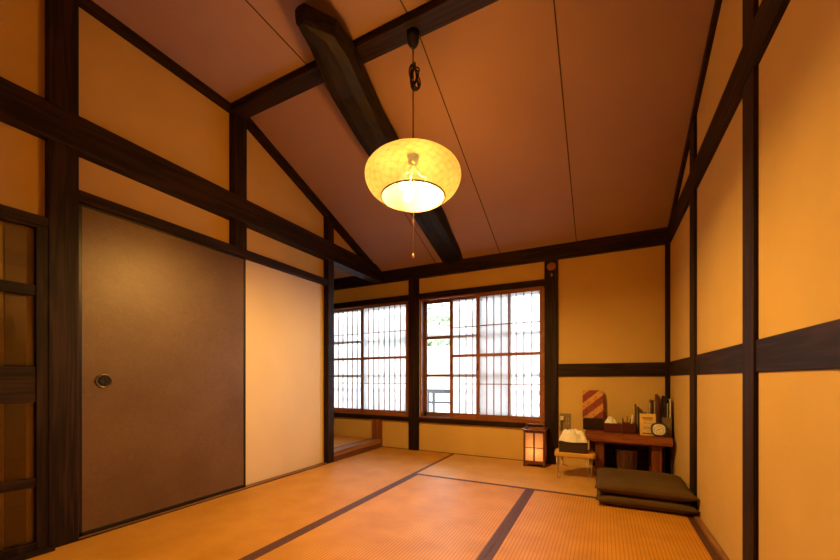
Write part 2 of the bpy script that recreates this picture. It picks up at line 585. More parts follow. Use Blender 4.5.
# lattice door at the far left edge
d3 = bpy.data.objects.new('door_3', None); COL.objects.link(d3); d3.location = (XL - 0.03, 0.2, 0); struct(d3)
xa, xb = XL - 0.027, XL - 0.003
bm = BM()
bx(bm, xa, xb, 0.684, 0.722, 0.016, 1.466, 0.002); bx(bm, xa, xb, -0.20, -0.155, 0.016, 1.466, 0.002)
bx(bm, xa, xb, -0.155, 0.684, 0.016, 0.05, 0.002); bx(bm, xa, xb, -0.155, 0.684, 1.452, 1.466, 0.002)
loc_parent(obj('door_frame', bm, DARK[2]), d3)
for za, zb in ((1.150, 1.197), (0.673, 0.832), (0.297, 0.337)):
    bm = BM(); bx(bm, xa, xb - 0.004, -0.155, 0.684, za, zb, 0.002)
    loc_parent(obj('rail', bm, DARK[1]), d3)
for za, zb in ((1.197, 1.452), (0.832, 1.150), (0.337, 0.673), (0.05, 0.297)):
    bm = BM(); bx(bm, xa + 0.003, xa + 0.005, -0.155, 0.684, za, zb)
    loc_parent(obj('glass_pane', bm, glass_mat('door_glass', (0.9, 0.88, 0.85))), d3)
bm = BM(); bx(bm, XW + 0.022, XW + 0.026, 0.594, 0.660, 0.05, 1.45, 0.001)
loc_parent(obj('inner_panel', bm, speckled('grey_brown_paper', (0.26, 0.18, 0.12), (0.31, 0.22, 0.15), 3, 0.8)), d3)


# ------------------------------------------------------------------ windows
def shoji(name, x0, x1, yc, cols, parent_win):
    """one sliding paper screen: frame, lattice, paper and a finger pull"""
    s = bpy.data.objects.new(name, None); COL.objects.link(s)
    s.location = ((x0 + x1) / 2, yc, WZ[0])
    z0, z1 = WZ[0] + 0.008, WZ[1] - 0.008
    st, t = 0.034, 0.013
    zb, zt = 0.418, 1.603
    bm = BM()
    bx(bm, x0, x0 + st, yc - t, yc + t, z0, z1, 0.002); bx(bm, x1 - st, x1, yc - t, yc + t, z0, z1, 0.002)
    f = obj('screen_stile', bm, BROWN[2])
    bm = BM()
    bx(bm, x0 + st, x1 - st, yc - t, yc + t, z0, zb, 0.002); bx(bm, x0 + st, x1 - st, yc - t, yc + t, zt, z1, 0.002)
    bx(bm, x0 + st, x1 - st, yc - t + 0.002, yc + t - 0.004, 1.002, 1.030, 0.001)
    g = obj('screen_rail', bm, BROWN[0])
    bm = BM()
    for k in range(1, cols):
        x = x0 + st + (x1 - x0 - 2 * st) * k / cols
        bx(bm, x - 0.0035, x + 0.0035, yc - 0.008, yc + 0.003, zb, zt)
    for z in (0.724, 1.312):
        bx(bm, x0 + st, x1 - st, yc - 0.0085, yc + 0.003, z - 0.004, z + 0.004)
    la = obj('lattice', bm, BROWN[2])
    bm = BM(); v = [bm.verts.new(p) for p in ((x0 + st, yc + 0.004, zb), (x1 - st, yc + 0.004, zb), (x1 - st, yc + 0.004, zt), (x0 + st, yc + 0.004, zt))]
    bm.faces.new(v)
    pp = obj('paper', bm, PAPER)
    bm = BM(); bx(bm, x0 + 0.011, x0 + 0.023, yc - t - 0.0015, yc - t + 0.002, 0.86, 0.93, 0.001)
    pl = obj('screen_pull', bm, BLACKF)
    for o in (f, g, la, pp, pl):
        o.parent = s; o.matrix_parent_inverse = Matrix.Translation(-s.location)
    s.parent = parent_win; s.matrix_parent_inverse = Matrix.Translation(-parent_win.location)
    return s

OUTW = plain('weathered_sash', (0.16, 0.075, 0.04), 0.5)
for wi, (a, b) in enumerate((W1, W2), 1):
    w = bpy.data.objects.new('window_%d' % wi, None); COL.objects.link(w)
    w.location = ((a + b) / 2, YB, WZ[0]); struct(w)
    bm = BM()
    bx(bm, a, a + 0.012, YB - 0.02, YB + 0.12, WZ[0], WZ[1]); bx(bm, b - 0.012, b, YB - 0.02, YB + 0.12, WZ[0], WZ[1])
    bx(bm, a, b, YB - 0.02, YB + 0.12, WZ[0], WZ[0] + 0.010); bx(bm, a, b, YB - 0.02, YB + 0.12, WZ[1] - 0.014, WZ[1])
    loc_parent(obj('window_frame', bm, BROWN[0]), w)
    # outer glazed sashes
    mid = (a + b) / 2
    for k, (p, q, y) in enumerate(((a + 0.012, mid + 0.02, YB + 0.070), (mid - 0.02, b - 0.012, YB + 0.096))):
        bm = BM()
        zb, zt = WZ[0] + 0.012, WZ[1] - 0.014
        bx(bm, p, p + 0.03, y - 0.011, y + 0.011, zb, zt, 0.001); bx(bm, q - 0.03, q, y - 0.011, y + 0.011, zb, zt, 0.001)
        bx(bm, p, q, y - 0.011, y + 0.011, zb, zb + 0.045, 0.001); bx(bm, p, q, y - 0.011, y + 0.011, zt - 0.03, zt, 0.001)
        for z in (0.812, 1.222):
            bx(bm, p, q, y - 0.010, y + 0.010, z - 0.016, z + 0.016, 0.001)
        o = loc_parent(obj('glazed_sash', bm, OUTW), w)
        bm = BM(); bx(bm, p + 0.03, q - 0.03, y - 0.0015, y + 0.0015, zb + 0.045, zt - 0.03)
        gp = obj('glass_pane', bm, GLASS); gp.parent = o
    if wi == 1:
        shoji('shoji_screen', -3.178, -2.537, YB + 0.038, 8, w)
        shoji('shoji_screen', -2.562, -1.922, YB + 0.006, 8, w)
    else:
        shoji('shoji_screen', -1.446, -0.800, YB + 0.038, 8, w)
        shoji('shoji_screen', -1.146, -0.499, YB + 0.006, 8, w)

# ------------------------------------------------------------------ outside
ROOFM = speckled('pale_roof_metal', (0.62, 0.64, 0.66), (0.72, 0.74, 0.76), 2, 0.5)
hs = thing('house', 'pale-roofed neighbouring house seen through the clear window gap', 'house', (-4.6, 9.0, -3))
bm = BM(); prism(bm, [(-9.5, 0.75), (-6.6, 2.35), (-1.2, 1.55), (-1.2, 1.45), (-6.6, 2.2), (-9.5, 0.65)], 1, 6.6, 9.0)
o = obj('roof', bm, ROOFM); o.parent = hs; o.matrix_parent_inverse = Matrix.Translation(-hs.location)
bm = BM()
for k in range(12):
    y = 6.7 + k * 0.2
    prism(bm, [(-9.5, 0.75), (-6.6, 2.35), (-1.2, 1.55), (-1.2, 1.58), (-6.6, 2.39), (-9.5, 0.79)], 1, y, y + 0.02)
o = obj('roof_seam', bm, ROOFM); o.parent = hs; o.matrix_parent_inverse = Matrix.Translation(-hs.location)
bm = BM(); bx(bm, -8.8, -1.6, 6.9, 8.8, -3, 1.45)
o = obj('wall', bm, speckled('pale_render', (0.66, 0.60, 0.50), (0.74, 0.68, 0.58), 2, 0.9)); o.parent = hs; o.matrix_parent_inverse = Matrix.Translation(-hs.location)

def leafy(name, c, r, n, mcol, label, seed):
    rnd = random.Random(seed)
    t = thing(name, label, 'tree', (c[0], c[1], -3))
    bm = BM()
    for _ in range(n):
        v = Vector((rnd.gauss(0, 1), rnd.gauss(0, 1), rnd.gauss(0, 1))).normalized() * (rnd.random() ** 0.4)
        p = Vector(c) + Vector((v.x * r[0], v.y * r[1], v.z * r[2]))
        s = 0.09 + rnd.random() * 0.07
        a = Vector((rnd.gauss(0, 1), rnd.gauss(0, 1), rnd.gauss(0, 1))).normalized() * s
        b = a.cross(Vector((rnd.gauss(0, 1), rnd.gauss(0, 1), rnd.gauss(0, 1)))).normalized() * s * 0.6
        bm.faces.new([bm.verts.new(p + q) for q in (a, b, -a, -b)])
    o = obj('foliage', bm, mcol); o.parent = t; o.matrix_parent_inverse = Matrix.Translation(-t.location)
    bm = BM(); tube(bm, [(c[0], c[1], -3), (c[0] + 0.1, c[1], c[2] - r[2] * 0.5), (c[0], c[1], c[2] + r[2] * 0.4)], [0.2, 0.13, 0.05])
    o = obj('trunk', bm, plain('bark', (0.12, 0.08, 0.05), 0.9)); o.parent = t; o.matrix_parent_inverse = Matrix.Translation(-t.location)
leafy('tree', (-4.75, 10.4, 2.1), (2.2, 1.0, 0.9), 2600, speckled('fresh_leaves', (0.34, 0.46, 0.24), (0.50, 0.62, 0.38), 4, 0.6), 'light green tree above the neighbouring roof, through the window gap', 3)

RAILM = plain('weathered_railing', (0.045, 0.05, 0.06), 0.7)
rl = thing('balcony_railing', 'grey wooden balcony railing outside the clear window gap', 'railing', (-2.0, 4.75, -0.4))
bm = BM()
for z, t in ((0.60, 0.030), (0.44, 0.016), (0.28, 0.016)):
    bx(bm, -4.2, 0.6, 4.73, 4.77, z - t, z + t, 0.003)
o = obj('rail', bm, RAILM); o.parent = rl; o.matrix_parent_inverse = Matrix.Translation(-rl.location)
for k in range(10):
    x = -4.1 + k * 0.46
    for dx in (0, 0.09):
        bm = BM(); bx(bm, x + dx - 0.016, x + dx + 0.016, 4.725, 4.775, -0.40, 0.60, 0.003)
        o = obj('post', bm, RAILM); o.parent = rl; o.matrix_parent_inverse = Matrix.Translation(-rl.location)
bm = BM(); bx(bm, -4.5, 1.0, 3.72, 4.95, -0.50, -0.40)
struct(obj('floor_balcony', bm, speckled('pale_deck', (0.6, 0.6, 0.6), (0.7, 0.7, 0.7), 3)))
bm = BM(); bx(bm, -30, 30, 3.75, 40, -3.1, -3.0)
struct(obj('ground', bm, speckled('pale_gravel', (0.5, 0.5, 0.48), (0.62, 0.62, 0.60), 3)))
bm = BM()
tube(bm, [(-9 + k * 0.5, 5.8, 2.01 + 0.135 * (-9 + k * 0.5 + 2.72)) for k in range(25)], 0.012, 6)
tag(obj('power_line', bm, BLACKF), 'thin dark overhead wire crossing above the neighbouring roof', 'cable')


# ------------------------------------------------------------------ pendant lamp
def shade_mat():
    m, nt, b = mat('amber_fibre_shade')
    out = nt.nodes['Material Output']; nt.nodes.remove(b)
    tc = nt.nodes.new('ShaderNodeTexCoord')
    sep = nt.nodes.new('ShaderNodeSeparateXYZ'); nt.links.new(tc.outputs['Object'], sep.inputs[0])
    at = N(nt, 'ShaderNodeMath', operation='ARCTAN2'); nt.links.new(sep.outputs[1], at.inputs[0]); nt.links.new(sep.outputs[0], at.inputs[1])
    acc = []
    for sgn, fa, fz in ((1, 11.0, 85.0), (-1, 11.0, 85.0), (1, 5.0, 130.0), (-1, 19.0, 50.0)):
        ma = N(nt, 'ShaderNodeMath', operation='MULTIPLY'); ma.inputs[1].default_value = sgn * fa
        nt.links.new(at.outputs[0], ma.inputs[0])
        mz = N(nt, 'ShaderNodeMath', operation='MULTIPLY_ADD'); mz.inputs[1].default_value = fz
        nt.links.new(sep.outputs[2], mz.inputs[0]); nt.links.new(ma.outputs[0], mz.inputs[2])
        s = N(nt, 'ShaderNodeMath', operation='SINE'); nt.links.new(mz.outputs[0], s.inputs[0])
        p = N(nt, 'ShaderNodeMath', operation='POWER'); p.inputs[1].default_value = 6
        ab = N(nt, 'ShaderNodeMath', operation='ABSOLUTE'); nt.links.new(s.outputs[0], ab.inputs[0]); nt.links.new(ab.outputs[0], p.inputs[0])
        acc.append(p.outputs[0])
    tot = acc[0]
    for a in acc[1:]:
        ad = N(nt, 'ShaderNodeMath', operation='ADD'); nt.links.new(tot, ad.inputs[0]); nt.links.new(a, ad.inputs[1]); tot = ad.outputs[0]
    nz = N(nt, 'ShaderNodeTexNoise', Scale=5, Detail=1); nt.links.new(tc.outputs['Object'], nz.inputs['Vector'])
    mm = N(nt, 'ShaderNodeMath', operation='MULTIPLY_ADD'); mm.inputs[1].default_value = 0.16
    nt.links.new(tot, mm.inputs[0]); nt.links.new(nz.outputs[0], mm.inputs[2])
    r = ramp(nt, mm.outputs[0], [(0.45, (1.0, 0.54, 0.12)), (1.0, (0.62, 0.29, 0.03))])
    em = nt.nodes.new('ShaderNodeEmission'); nt.links.new(r.outputs[0], em.inputs[0]); em.inputs[1].default_value = 0.60
    df = nt.nodes.new('ShaderNodeBsdfDiffuse'); df.inputs[0].default_value = (0.16, 0.16, 0.17, 1)
    ad = nt.nodes.new('ShaderNodeAddShader'); nt.links.new(em.outputs[0], ad.inputs[0]); nt.links.new(df.outputs[0], ad.inputs[1])
    tr = nt.nodes.new('ShaderNodeBsdfTransparent'); tr.inputs[0].default_value = (1.0, 0.72, 0.30, 1)
    mx = nt.nodes.new('ShaderNodeMixShader'); mx.inputs[0].default_value = 0.135
    nt.links.new(ad.outputs[0], mx.inputs[1]); nt.links.new(tr.outputs[0], mx.inputs[2])
    nt.links.new(mx.outputs[0], out.inputs[0])
    return m

LX, LY = LAMP.x, LAMP.y
lamp = thing('pendant_lamp', 'round amber paper pendant lamp hanging on a knotted black cord from the ceiling beam', 'lamp', (LX, LY, 2.60))
def lp(o): return loc_parent(o, lamp)
CZ = 1.845
prof = []
A, B, BL = 0.252, 0.108, 0.140
t0 = math.asin(-0.110 / BL); t1 = math.asin(0.106 / B)
for k in range(33):
    t = t0 + (t1 - t0) * k / 32
    c, s = math.cos(t), math.sin(t)
    prof.append((A * abs(c) ** 0.86, (B if s > 0 else BL) * s))
rim_r, rim_z = prof[0][0], CZ + prof[0][1]
prof.append((0.03, B * 0.985))
bm = BM(); lathe(bm, prof, (LX, LY, CZ), 64, cap=False)
lp(obj('lamp_shade', bm, shade_mat(), smooth=True, origin=(LX, LY, CZ)))
bm = BM(); tube(bm, [(LX + rim_r * math.cos(k / 48 * 2 * math.pi), LY + rim_r * math.sin(k / 48 * 2 * math.pi), rim_z) for k in range(48)], 0.0045, 8, True)
lp(obj('rim_ring', bm, plain('brown_rim', (0.14, 0.06, 0.02), 0.5), smooth=True))
bm = BM(); lathe(bm, [(0.022, 0), (0.028, 0.01), (0.028, 0.05), (0.012, 0.07)], (LX, LY, CZ + 0.065), 20)
lp(obj('socket', bm, BLACKF, smooth=True))
bm = BM(); lathe(bm, [(0.004, -0.006), (0.020, 0.0), (0.031, 0.018), (0.034, 0.036), (0.034, 0.066)], (LX, LY, 2.533), 28)
lp(obj('ceiling_rose', bm, plain('black_rose_plastic', (0.012, 0.012, 0.012), 0.4), smooth=True))
CORD = plain('black_cord', (0.012, 0.010, 0.010), 0.7)
bm = BM()
tube(bm, [(LX, LY, 2.53), (LX, LY, CZ + 0.10)], 0.0035, 8)
kn = []
for k in range(150):
    a = k / 150 * 2 * math.pi * 6
    kn.append((LX + 0.008 + 0.021 * math.sin(a) + 0.006 * math.sin(2.3 * a), LY + 0.016 * math.sin(a * 1.37 + 1), 2.365 + 0.062 * math.cos(a * 1.02) + 0.010 * math.sin(a * 0.31)))
tube(bm, kn, 0.0035, 6)
lp(obj('cord', bm, CORD, smooth=True))
def emis(name, c, s):
    m, nt, b = mat(name)
    b.inputs['Base Color'].default_value = (*c, 1)
    b.inputs['Emission Color'].default_value = (*c, 1)
    b.inputs['Emission Strength'].default_value = s
    return m
BULB = emis('glowing_bulb', (1.0, 0.80, 0.50), 6)
for k in range(3):
    a = math.radians(20 + 120 * k)
    bx_, by_ = LX + 0.075 * math.cos(a), LY + 0.075 * math.sin(a)
    bm = BM(); lathe(bm, [(0.003, -0.03), (0.018, -0.024), (0.027, -0.005), (0.024, 0.014), (0.013, 0.034), (0.012, 0.05)], (bx_, by_, 1.775), 20)
    lp(obj('bulb', bm, BULB, smooth=True))
    bm = BM(); tube(bm, [(bx_, by_, 1.822), (bx_, by_, 1.832), ((bx_ + LX) / 2, (by_ + LY) / 2, 1.85), (LX, LY, 1.925)], 0.005, 8)
    lp(obj('bulb_arm', bm, plain('white_socket', (0.7, 0.66, 0.6), 0.5), smooth=True))
bm = BM(); tube(bm, [(LX, LY, 1.86), (LX, LY, 1.436)], 0.0008, 6)
ps = lp(obj('pull_string', bm, plain('tan_string', (0.28, 0.13, 0.04), 0.7)))
bm = BM(); lathe(bm, [(0.001, 0.016), (0.006, 0.006), (0.007, -0.004), (0.002, -0.012)], (LX, LY, 1.425), 14)
o = obj('string_bead', bm, plain('amber_bead', (0.6, 0.28, 0.05), 0.3), smooth=True); o.parent = ps
pl = bpy.data.lights.new('pendant_light', 'POINT'); pl.energy = LAMP_W; pl.color = LAMP_COL; pl.shadow_soft_size = 0.045
po = bpy.data.objects.new('pendant_light', pl); COL.objects.link(po); po.location = (LX, LY, 1.785)
lp(po)


# ------------------------------------------------------------------ charm on the post
ch = thing('wooden_charm', 'small round carved wooden charm hung high on the dark post beside the window', 'charm', (-0.425, 3.505, 1.80))
bm = BM(); lathe(bm, [(0.002, 0.014), (0.022, 0.013), (0.036, 0.006), (0.038, 0.0), (0.03, -0.006)], (0, 0, 0), 28)
bmesh.ops.rotate(bm, verts=bm.verts, matrix=Matrix.Rotation(math.pi / 2, 3, 'X'))
WC = plain('reddish_carved_wood', (0.36, 0.12, 0.05), 0.4)
o = obj('disc', bm, WC, smooth=True); o.parent = ch
bm = BM()
for ex, ez, r in ((-0.012, 0.008, 0.005), (0.012, 0.008, 0.005), (0, -0.006, 0.006)):
    bmesh.ops.create_uvsphere(bm, u_segments=10, v_segments=6, radius=r, matrix=Matrix.Translation((ex, -0.014, ez)))
o = obj('carved_detail', bm, plain('dark_carving', (0.10, 0.03, 0.015), 0.5), smooth=True); o.parent = ch
bm = BM(); tube(bm, [(0, -0.006, -0.036), (0.002, -0.008, -0.062)], 0.0015, 6)
o = obj('string', bm, CORD); o.parent = ch
bm = BM(); lathe(bm, [(0.001, -0.02), (0.008, -0.014), (0.009, 0.0), (0.003, 0.012)], (0.003, -0.010, -0.075), 14)
o = obj('bell', bm, plain('dull_brass', (0.5, 0.3, 0.12), 0.35, 0.8), smooth=True); o.parent = ch


# ------------------------------------------------------------------ paper lantern on the floor
ln = thing('paper_lantern', 'small square wooden floor lantern with paper sides below the window', 'lantern', (-0.550, 3.405, 0.0012), math.radians(2))
S = 0.083; H0, H1 = 0.022, 0.318
LW = wood('lantern_wood', (0.11, 0.035, 0.014), (0.20, 0.07, 0.028), 2, 0.4, 0.5, 2)
def ch_(o, p): o.parent = p; return o
for sx in (-1, 1):
    for sy in (-1, 1):
        bm = BM(); bx(bm, sx * S - 0.008, sx * S + 0.008, sy * S - 0.008, sy * S + 0.008, 0.0, H1, 0.001)
        ch_(obj('corner_post', bm, LW), ln)
bm = BM(); bx(bm, -S - 0.003, S + 0.003, -S - 0.003, S + 0.003, H0, H0 + 0.012, 0.001); ch_(obj('base', bm, LW), ln)
bm = BM()
bx(bm, -S - 0.022, S + 0.022, -S - 0.022, -S + 0.012, H1, H1 + 0.012, 0.002); bx(bm, -S - 0.022, S + 0.022, S - 0.012, S + 0.022, H1, H1 + 0.012, 0.002)
bx(bm, -S - 0.022, -S + 0.012, -S + 0.012, S - 0.012, H1, H1 + 0.012, 0.002); bx(bm, S - 0.012, S + 0.022, -S + 0.012, S - 0.012, H1, H1 + 0.012, 0.002)
ch_(obj('top_frame', bm, LW), ln)
bm = BM()
for s in (-1, 1): bx(bm, s * (S - 0.008) - 0.004, s * (S - 0.008) + 0.004, -0.006, 0.006, H1 + 0.012, H1 + 0.048, 0.001)
bx(bm, -S, S, -0.008, 0.008, H1 + 0.044, H1 + 0.054, 0.002)
ch_(obj('handle', bm, LW), ln)
bm = BM()
for s in (-1, 1):
    bx(bm, -0.007, 0.007, s * S - 0.004, s * S + 0.004, H0 + 0.012, H1); bx(bm, -S, S, s * S - 0.003, s * S + 0.003, 0.165, 0.171)
    bx(bm, s * S - 0.004, s * S + 0.004, -0.007, 0.007, H0 + 0.012, H1); bx(bm, s * S - 0.003, s * S + 0.003, -S, S, 0.165, 0.171)
    bx(bm, -S, S, s * S - 0.005, s * S + 0.005, H1 - 0.02, H1); bx(bm, s * S - 0.005, s * S + 0.005, -S, S, H1 - 0.02, H1)
    bx(bm, -S, S, s * S - 0.005, s * S + 0.005, H0 + 0.01, H0 + 0.03); bx(bm, s * S - 0.005, s * S + 0.005, -S, S, H0 + 0.01, H0 + 0.03)
ch_(obj('lattice', bm, LW), ln)
def lantern_paper():
    m, nt, b = mat('lantern_paper')
    out = nt.nodes['Material Output']; nt.nodes.remove(b)
    v = coords(nt); n = N(nt, 'ShaderNodeTexNoise', Scale=60, Detail=4); nt.links.new(v, n.inputs['Vector'])
    r = ramp(nt, n.outputs[0], [(0.3, (0.75, 0.55, 0.42)), (0.7, (0.85, 0.66, 0.52))])
    d = nt.nodes.new('ShaderNodeBsdfDiffuse'); t = nt.nodes.new('ShaderNodeBsdfTranslucent')
    nt.links.new(r.outputs[0], d.inputs[0]); nt.links.new(r.outputs[0], t.inputs[0])
    mx = nt.nodes.new('ShaderNodeMixShader'); nt.links.new(d.outputs[0], mx.inputs[1]); nt.links.new(t.outputs[0], mx.inputs[2])
    nt.links.new(mx.outputs[0], out.inputs[0])
    return m
LPAP = lantern_paper()
for s in (-1, 1):
    bm = BM(); bm.faces.new([bm.verts.new(p) for p in ((-S, s * (S - 0.005), H0 + .012), (S, s * (S - 0.005), H0 + .012), (S, s * (S - 0.005), H1), (-S, s * (S - 0.005), H1))])
    ch_(obj('paper_side', bm, LPAP), ln)
    bm = BM(); bm.faces.new([bm.verts.new(p) for p in ((s * (S - 0.005), -S, H0 + .012), (s * (S - 0.005), S, H0 + .012), (s * (S - 0.005), S, H1), (s * (S - 0.005), -S, H1))])
    ch_(obj('paper_side', bm, LPAP), ln)
bm = BM(); lathe(bm, [(0.012, 0), (0.012, 0.03), (0.02, 0.045), (0.022, 0.065), (0.012, 0.085), (0.002, 0.09)], (0, 0, H0 + 0.012), 16)
ch_(obj('bulb', bm, emis('lantern_bulb', (1, 0.6, 0.25), 2), smooth=True), ln)
l2 = bpy.data.lights.new('lantern_light', 'POINT'); l2.energy = 1.0; l2.color = (1, 0.42, 0.12); l2.shadow_soft_size = 0.02
o2 = bpy.data.objects.new('lantern_light', l2); COL.objects.link(o2); o2.location = (0, 0, H0 + 0.105); o2.parent = ln


# ------------------------------------------------------------------ desk
DESKW = wood('red_brown_desk_wood', (0.17, 0.045, 0.014), (0.36, 0.11, 0.035), 0, 0.35, 0.5, 1.0)
DESKL = wood('desk_leg_wood', (0.13, 0.035, 0.012), (0.27, 0.08, 0.028), 2, 0.4)
dk = thing('low_desk', 'low red-brown wooden desk with thick slab top in the room corner', 'desk', (0.165, 3.36, 0.0))
def dp(o): return loc_parent(o, dk)
bm = BM()
pts = [(-0.135, 3.215), (-0.02, 3.205), (0.12, 3.210), (0.30, 3.198), (0.452, 3.195), (0.455, 3.50), (-0.135, 3.50)]
prism(bm, pts, 2, 0.283, 0.345)
bmesh.ops.bevel(bm, geom=list(bm.edges), offset=0.004, segments=2, affect='EDGES')
dp(obj('desk_top', bm, DESKW))
for a, b in ((-0.060, 0.005), (0.325, 0.392)):
    for ya, yb in ((3.25, 3.305), (3.42, 3.47)):
        bm = BM(); bx(bm, a, b, ya, yb, 0.0012, 0.285, 0.004)
        dp(obj('leg', bm, DESKL))
bm = BM(); bx(bm, -0.11, 0.43, 3.474, 3.494, 0.03, 0.284, 0.002); dp(obj('desk_shade_panel', bm, DARK[0]))  # added dark panel, stands in for the deep shade under the desk
bm = BM(); bx(bm, -0.09, 0.42, 3.306, 3.325, 0.255, 0.284, 0.002); dp(obj('apron', bm, DESKL))
DZ = 0.3455

# waste basket beneath
bm = BM(); lathe(bm, [(0.062, 0), (0.066, 0.02), (0.080, 0.21), (0.083, 0.215), (0.076, 0.215), (0.060, 0.012), (0.001, 0.010)], (0.165, 3.360, 0.0015), 32)
def basket_mat(name, c1, c2, f1=140, f2=160):
    m, nt, b = mat(name)
    v = coords(nt)
    ck = N(nt, 'ShaderNodeTexChecker', Scale=f1); nt.links.new(v, ck.inputs['Vector'])
    ck.inputs['Color1'].default_value = (*c1, 1); ck.inputs['Color2'].default_value = (*c2, 1)
    nt.links.new(ck.outputs[0], b.inputs['Base Color']); bump(nt, b, ck.outputs[1], 0.5, 0.002)
    b.inputs['Roughness'].default_value = 0.6
    return m
tag(obj('waste_basket', bm, wood('bark_bin', (0.07, 0.03, 0.015), (0.17, 0.08, 0.04), 2, 0.5, 0.4, 2), smooth=True), 'brown tapered wooden waste bin standing under the desk', 'waste bin')

# ------------------------------------------------------------------ desk objects
# dark box carrying a patterned board
tag(box('lacquer_box', plain('black_brown_lacquer', (0.018, 0.007, 0.007), 0.25), -0.158, 0.000, 3.415, 3.495, DZ, DZ + 0.095, 0.003),
    'black-brown box on the desk carrying the diagonal striped board', 'box')
def stripe_mat():
    m, nt, b = mat('diagonal_brocade')
    v = coords(nt, (1, 1, 1))
    sep = nt.nodes.new('ShaderNodeSeparateXYZ'); nt.links.new(v, sep.inputs[0])
    a = N(nt, 'ShaderNodeMath', operation='MULTIPLY_ADD'); a.inputs[1].default_value = -0.86
    nt.links.new(sep.outputs[0], a.inputs[0]); nt.links.new(sep.outputs[2], a.inputs[2])
    f = N(nt, 'ShaderNodeMath', operation='MULTIPLY'); f.inputs[1].default_value = 1 / 0.130; nt.links.new(a.outputs[0], f.inputs[0])
    fr = N(nt, 'ShaderNodeMath', operation='FRACT'); nt.links.new(f.outputs[0], fr.inputs[0])
    r = ramp(nt, fr.outputs[0], [(0.0, (0.60, 0.27, 0.08)), (0.48, (0.24, 0.035, 0.018))])
    r.color_ramp.interpolation = 'CONSTANT'
    n = N(nt, 'ShaderNodeTexVoronoi', Scale=38); nt.links.new(v, n.inputs['Vector'])
    r2 = ramp(nt, n.outputs[0], [(0.25, (0.45, 0.42, 0.30)), (0.4, (1, 1, 1))])
    mu = N(nt, 'ShaderNodeMixRGB', blend_type='MULTIPLY'); mu.inputs[0].default_value = 0.7
    nt.links.new(r.outputs[0], mu.inputs[1]); nt.links.new(r2.outputs[0], mu.inputs[2])
    nt.links.new(mu.outputs[0], b.inputs['Base Color']); b.inputs['Roughness'].default_value = 0.6
    return m
def rounded(x0, x1, z0, z1, r, rb=None, n=6):
    rb = r if rb is None else rb
    P = []
    for cx, cz, rr, a0 in ((x1 - r, z1 - r, r, 0), (x0 + r, z1 - r, r, 90), (x0 + rb, z0 + rb, rb, 180), (x1 - rb, z0 + rb, rb, 270)):
        for k in range(n + 1):
            a = math.radians(a0 + 90 * k / n)
            P.append((cx + rr * math.cos(a), cz + rr * math.sin(a)))
    return P
bm = BM(); prism(bm, rounded(-0.080, 0.080, 0.0, 0.238, 0.022, 0.003), 1, -0.006, 0.006)
o = tag(obj('striped_board', bm, stripe_mat()), 'board with orange and dark red diagonal stripes leaning on the wall', 'board')
o.location = (-0.084, 3.468, DZ + 0.096); o.rotation_euler = (math.radians(-6), 0, 0)

RED = plain('dark_red_lacquer', (0.085, 0.012, 0.010), 0.35)
tb = thing('tissue_box', 'dark red tissue box with a white tissue on the desk', 'tissue box', (0.065, 3.36, DZ))
bm = BM(); bx(bm, -0.062, 0.062, -0.05, 0.05, 0, 0.072, 0.003); ch_(obj('box', bm, RED), tb)
def crumple(w, d, h, seed, n=22, sharp=0.9):
    bm = BM(); rnd = random.Random(seed)
    off = Vector((seed * 3.1, 1.7, 0.3))
    grid = [[None] * (n + 1) for _ in range(n + 1)]
    for i in range(n + 1):
        for j in range(n + 1):
            u, v = i / n * 2 - 1, j / n * 2 - 1
            r = max(abs(u), abs(v))
            k = max(0.0, 1 - r ** (2.2 if sharp < 1 else sharp))
            fold = noise.noise(Vector((u * 2.6, v * 2.6, 0)) + off) * 0.45 + noise.noise(Vector((u * 6, v * 6, 2)) + off) * 0.16
            ang = math.atan2(v, u)
            lob = 1 - 0.34 * max(0.0, u + 0.1) - 0.25 * max(0.0, -u - 0.3) + 0.07 * math.sin(u * 5.0 + v * 2 + seed)
            z = h * (k * (0.86 + fold * 0.7) * lob + 0.10 * math.sin(ang * 7 + seed) * r * (1.2 - r))
            cc = math.hypot(u, v)
            sq = (r / cc) if cc > 1e-6 else 1
            x = u * w / 2 * (0.35 + 0.65 * sq) * (1 + 0.12 * math.sin(ang * 5 + seed)); y = v * d / 2 * (0.35 + 0.65 * sq) * (1 + 0.10 * math.cos(ang * 4))
            grid[i][j] = bm.verts.new((x, y, max(z, 0.001)))
    for i in range(n):
        for j in range(n):
            bm.faces.new((grid[i][j], grid[i + 1][j], grid[i + 1][j + 1], grid[i][j + 1]))
    return bm
WHITEC = speckled('white_tissue', (0.82, 0.80, 0.78), (0.90, 0.89, 0.87), 12, 0.9, 0.3, 150)
bm = crumple(0.085, 0.05, 0.062, 4)
bmesh.ops.translate(bm, verts=bm.verts, vec=(-0.012, 0, 0.072))
ch_(obj('tissue', bm, WHITEC, smooth=True), tb)

ph = thing('pen_holder', 'dark red square pen holder on the desk beside the tissue box', 'pen holder', (0.178, 3.36, DZ))
bm = BM()
for a in ((-0.046, 0.046, -0.04, -0.036), (-0.046, 0.046, 0.036, 0.04), (-0.046, -0.042, -0.036, 0.036), (0.042, 0.046, -0.036, 0.036)):
    bx(bm, a[0], a[1], a[2], a[3], 0, 0.078)
bx(bm, -0.046, 0.046, -0.04, 0.04, 0, 0.004)
ch_(obj('box', bm, RED), ph)
def pen(x, y, h, rx, ry, c, label, r=0.004):
    bm = BM(); lathe(bm, [(r * 0.4, 0), (r, 0.012), (r, h * 0.8), (r * 0.9, h)], (0, 0, 0), 10)
    o = tag(obj('pen', bm, plain('pen_barrel', c, 0.4), smooth=True), label, 'pen', 'pens in the red holder')
    o.location = (x, y, DZ + 0.006); o.rotation_euler = (rx, ry, 0)
pen(0.150, 3.35, 0.115, 0.05, -0.12, (0.02, 0.02, 0.02), 'black pen leaning left in the red pen holder')
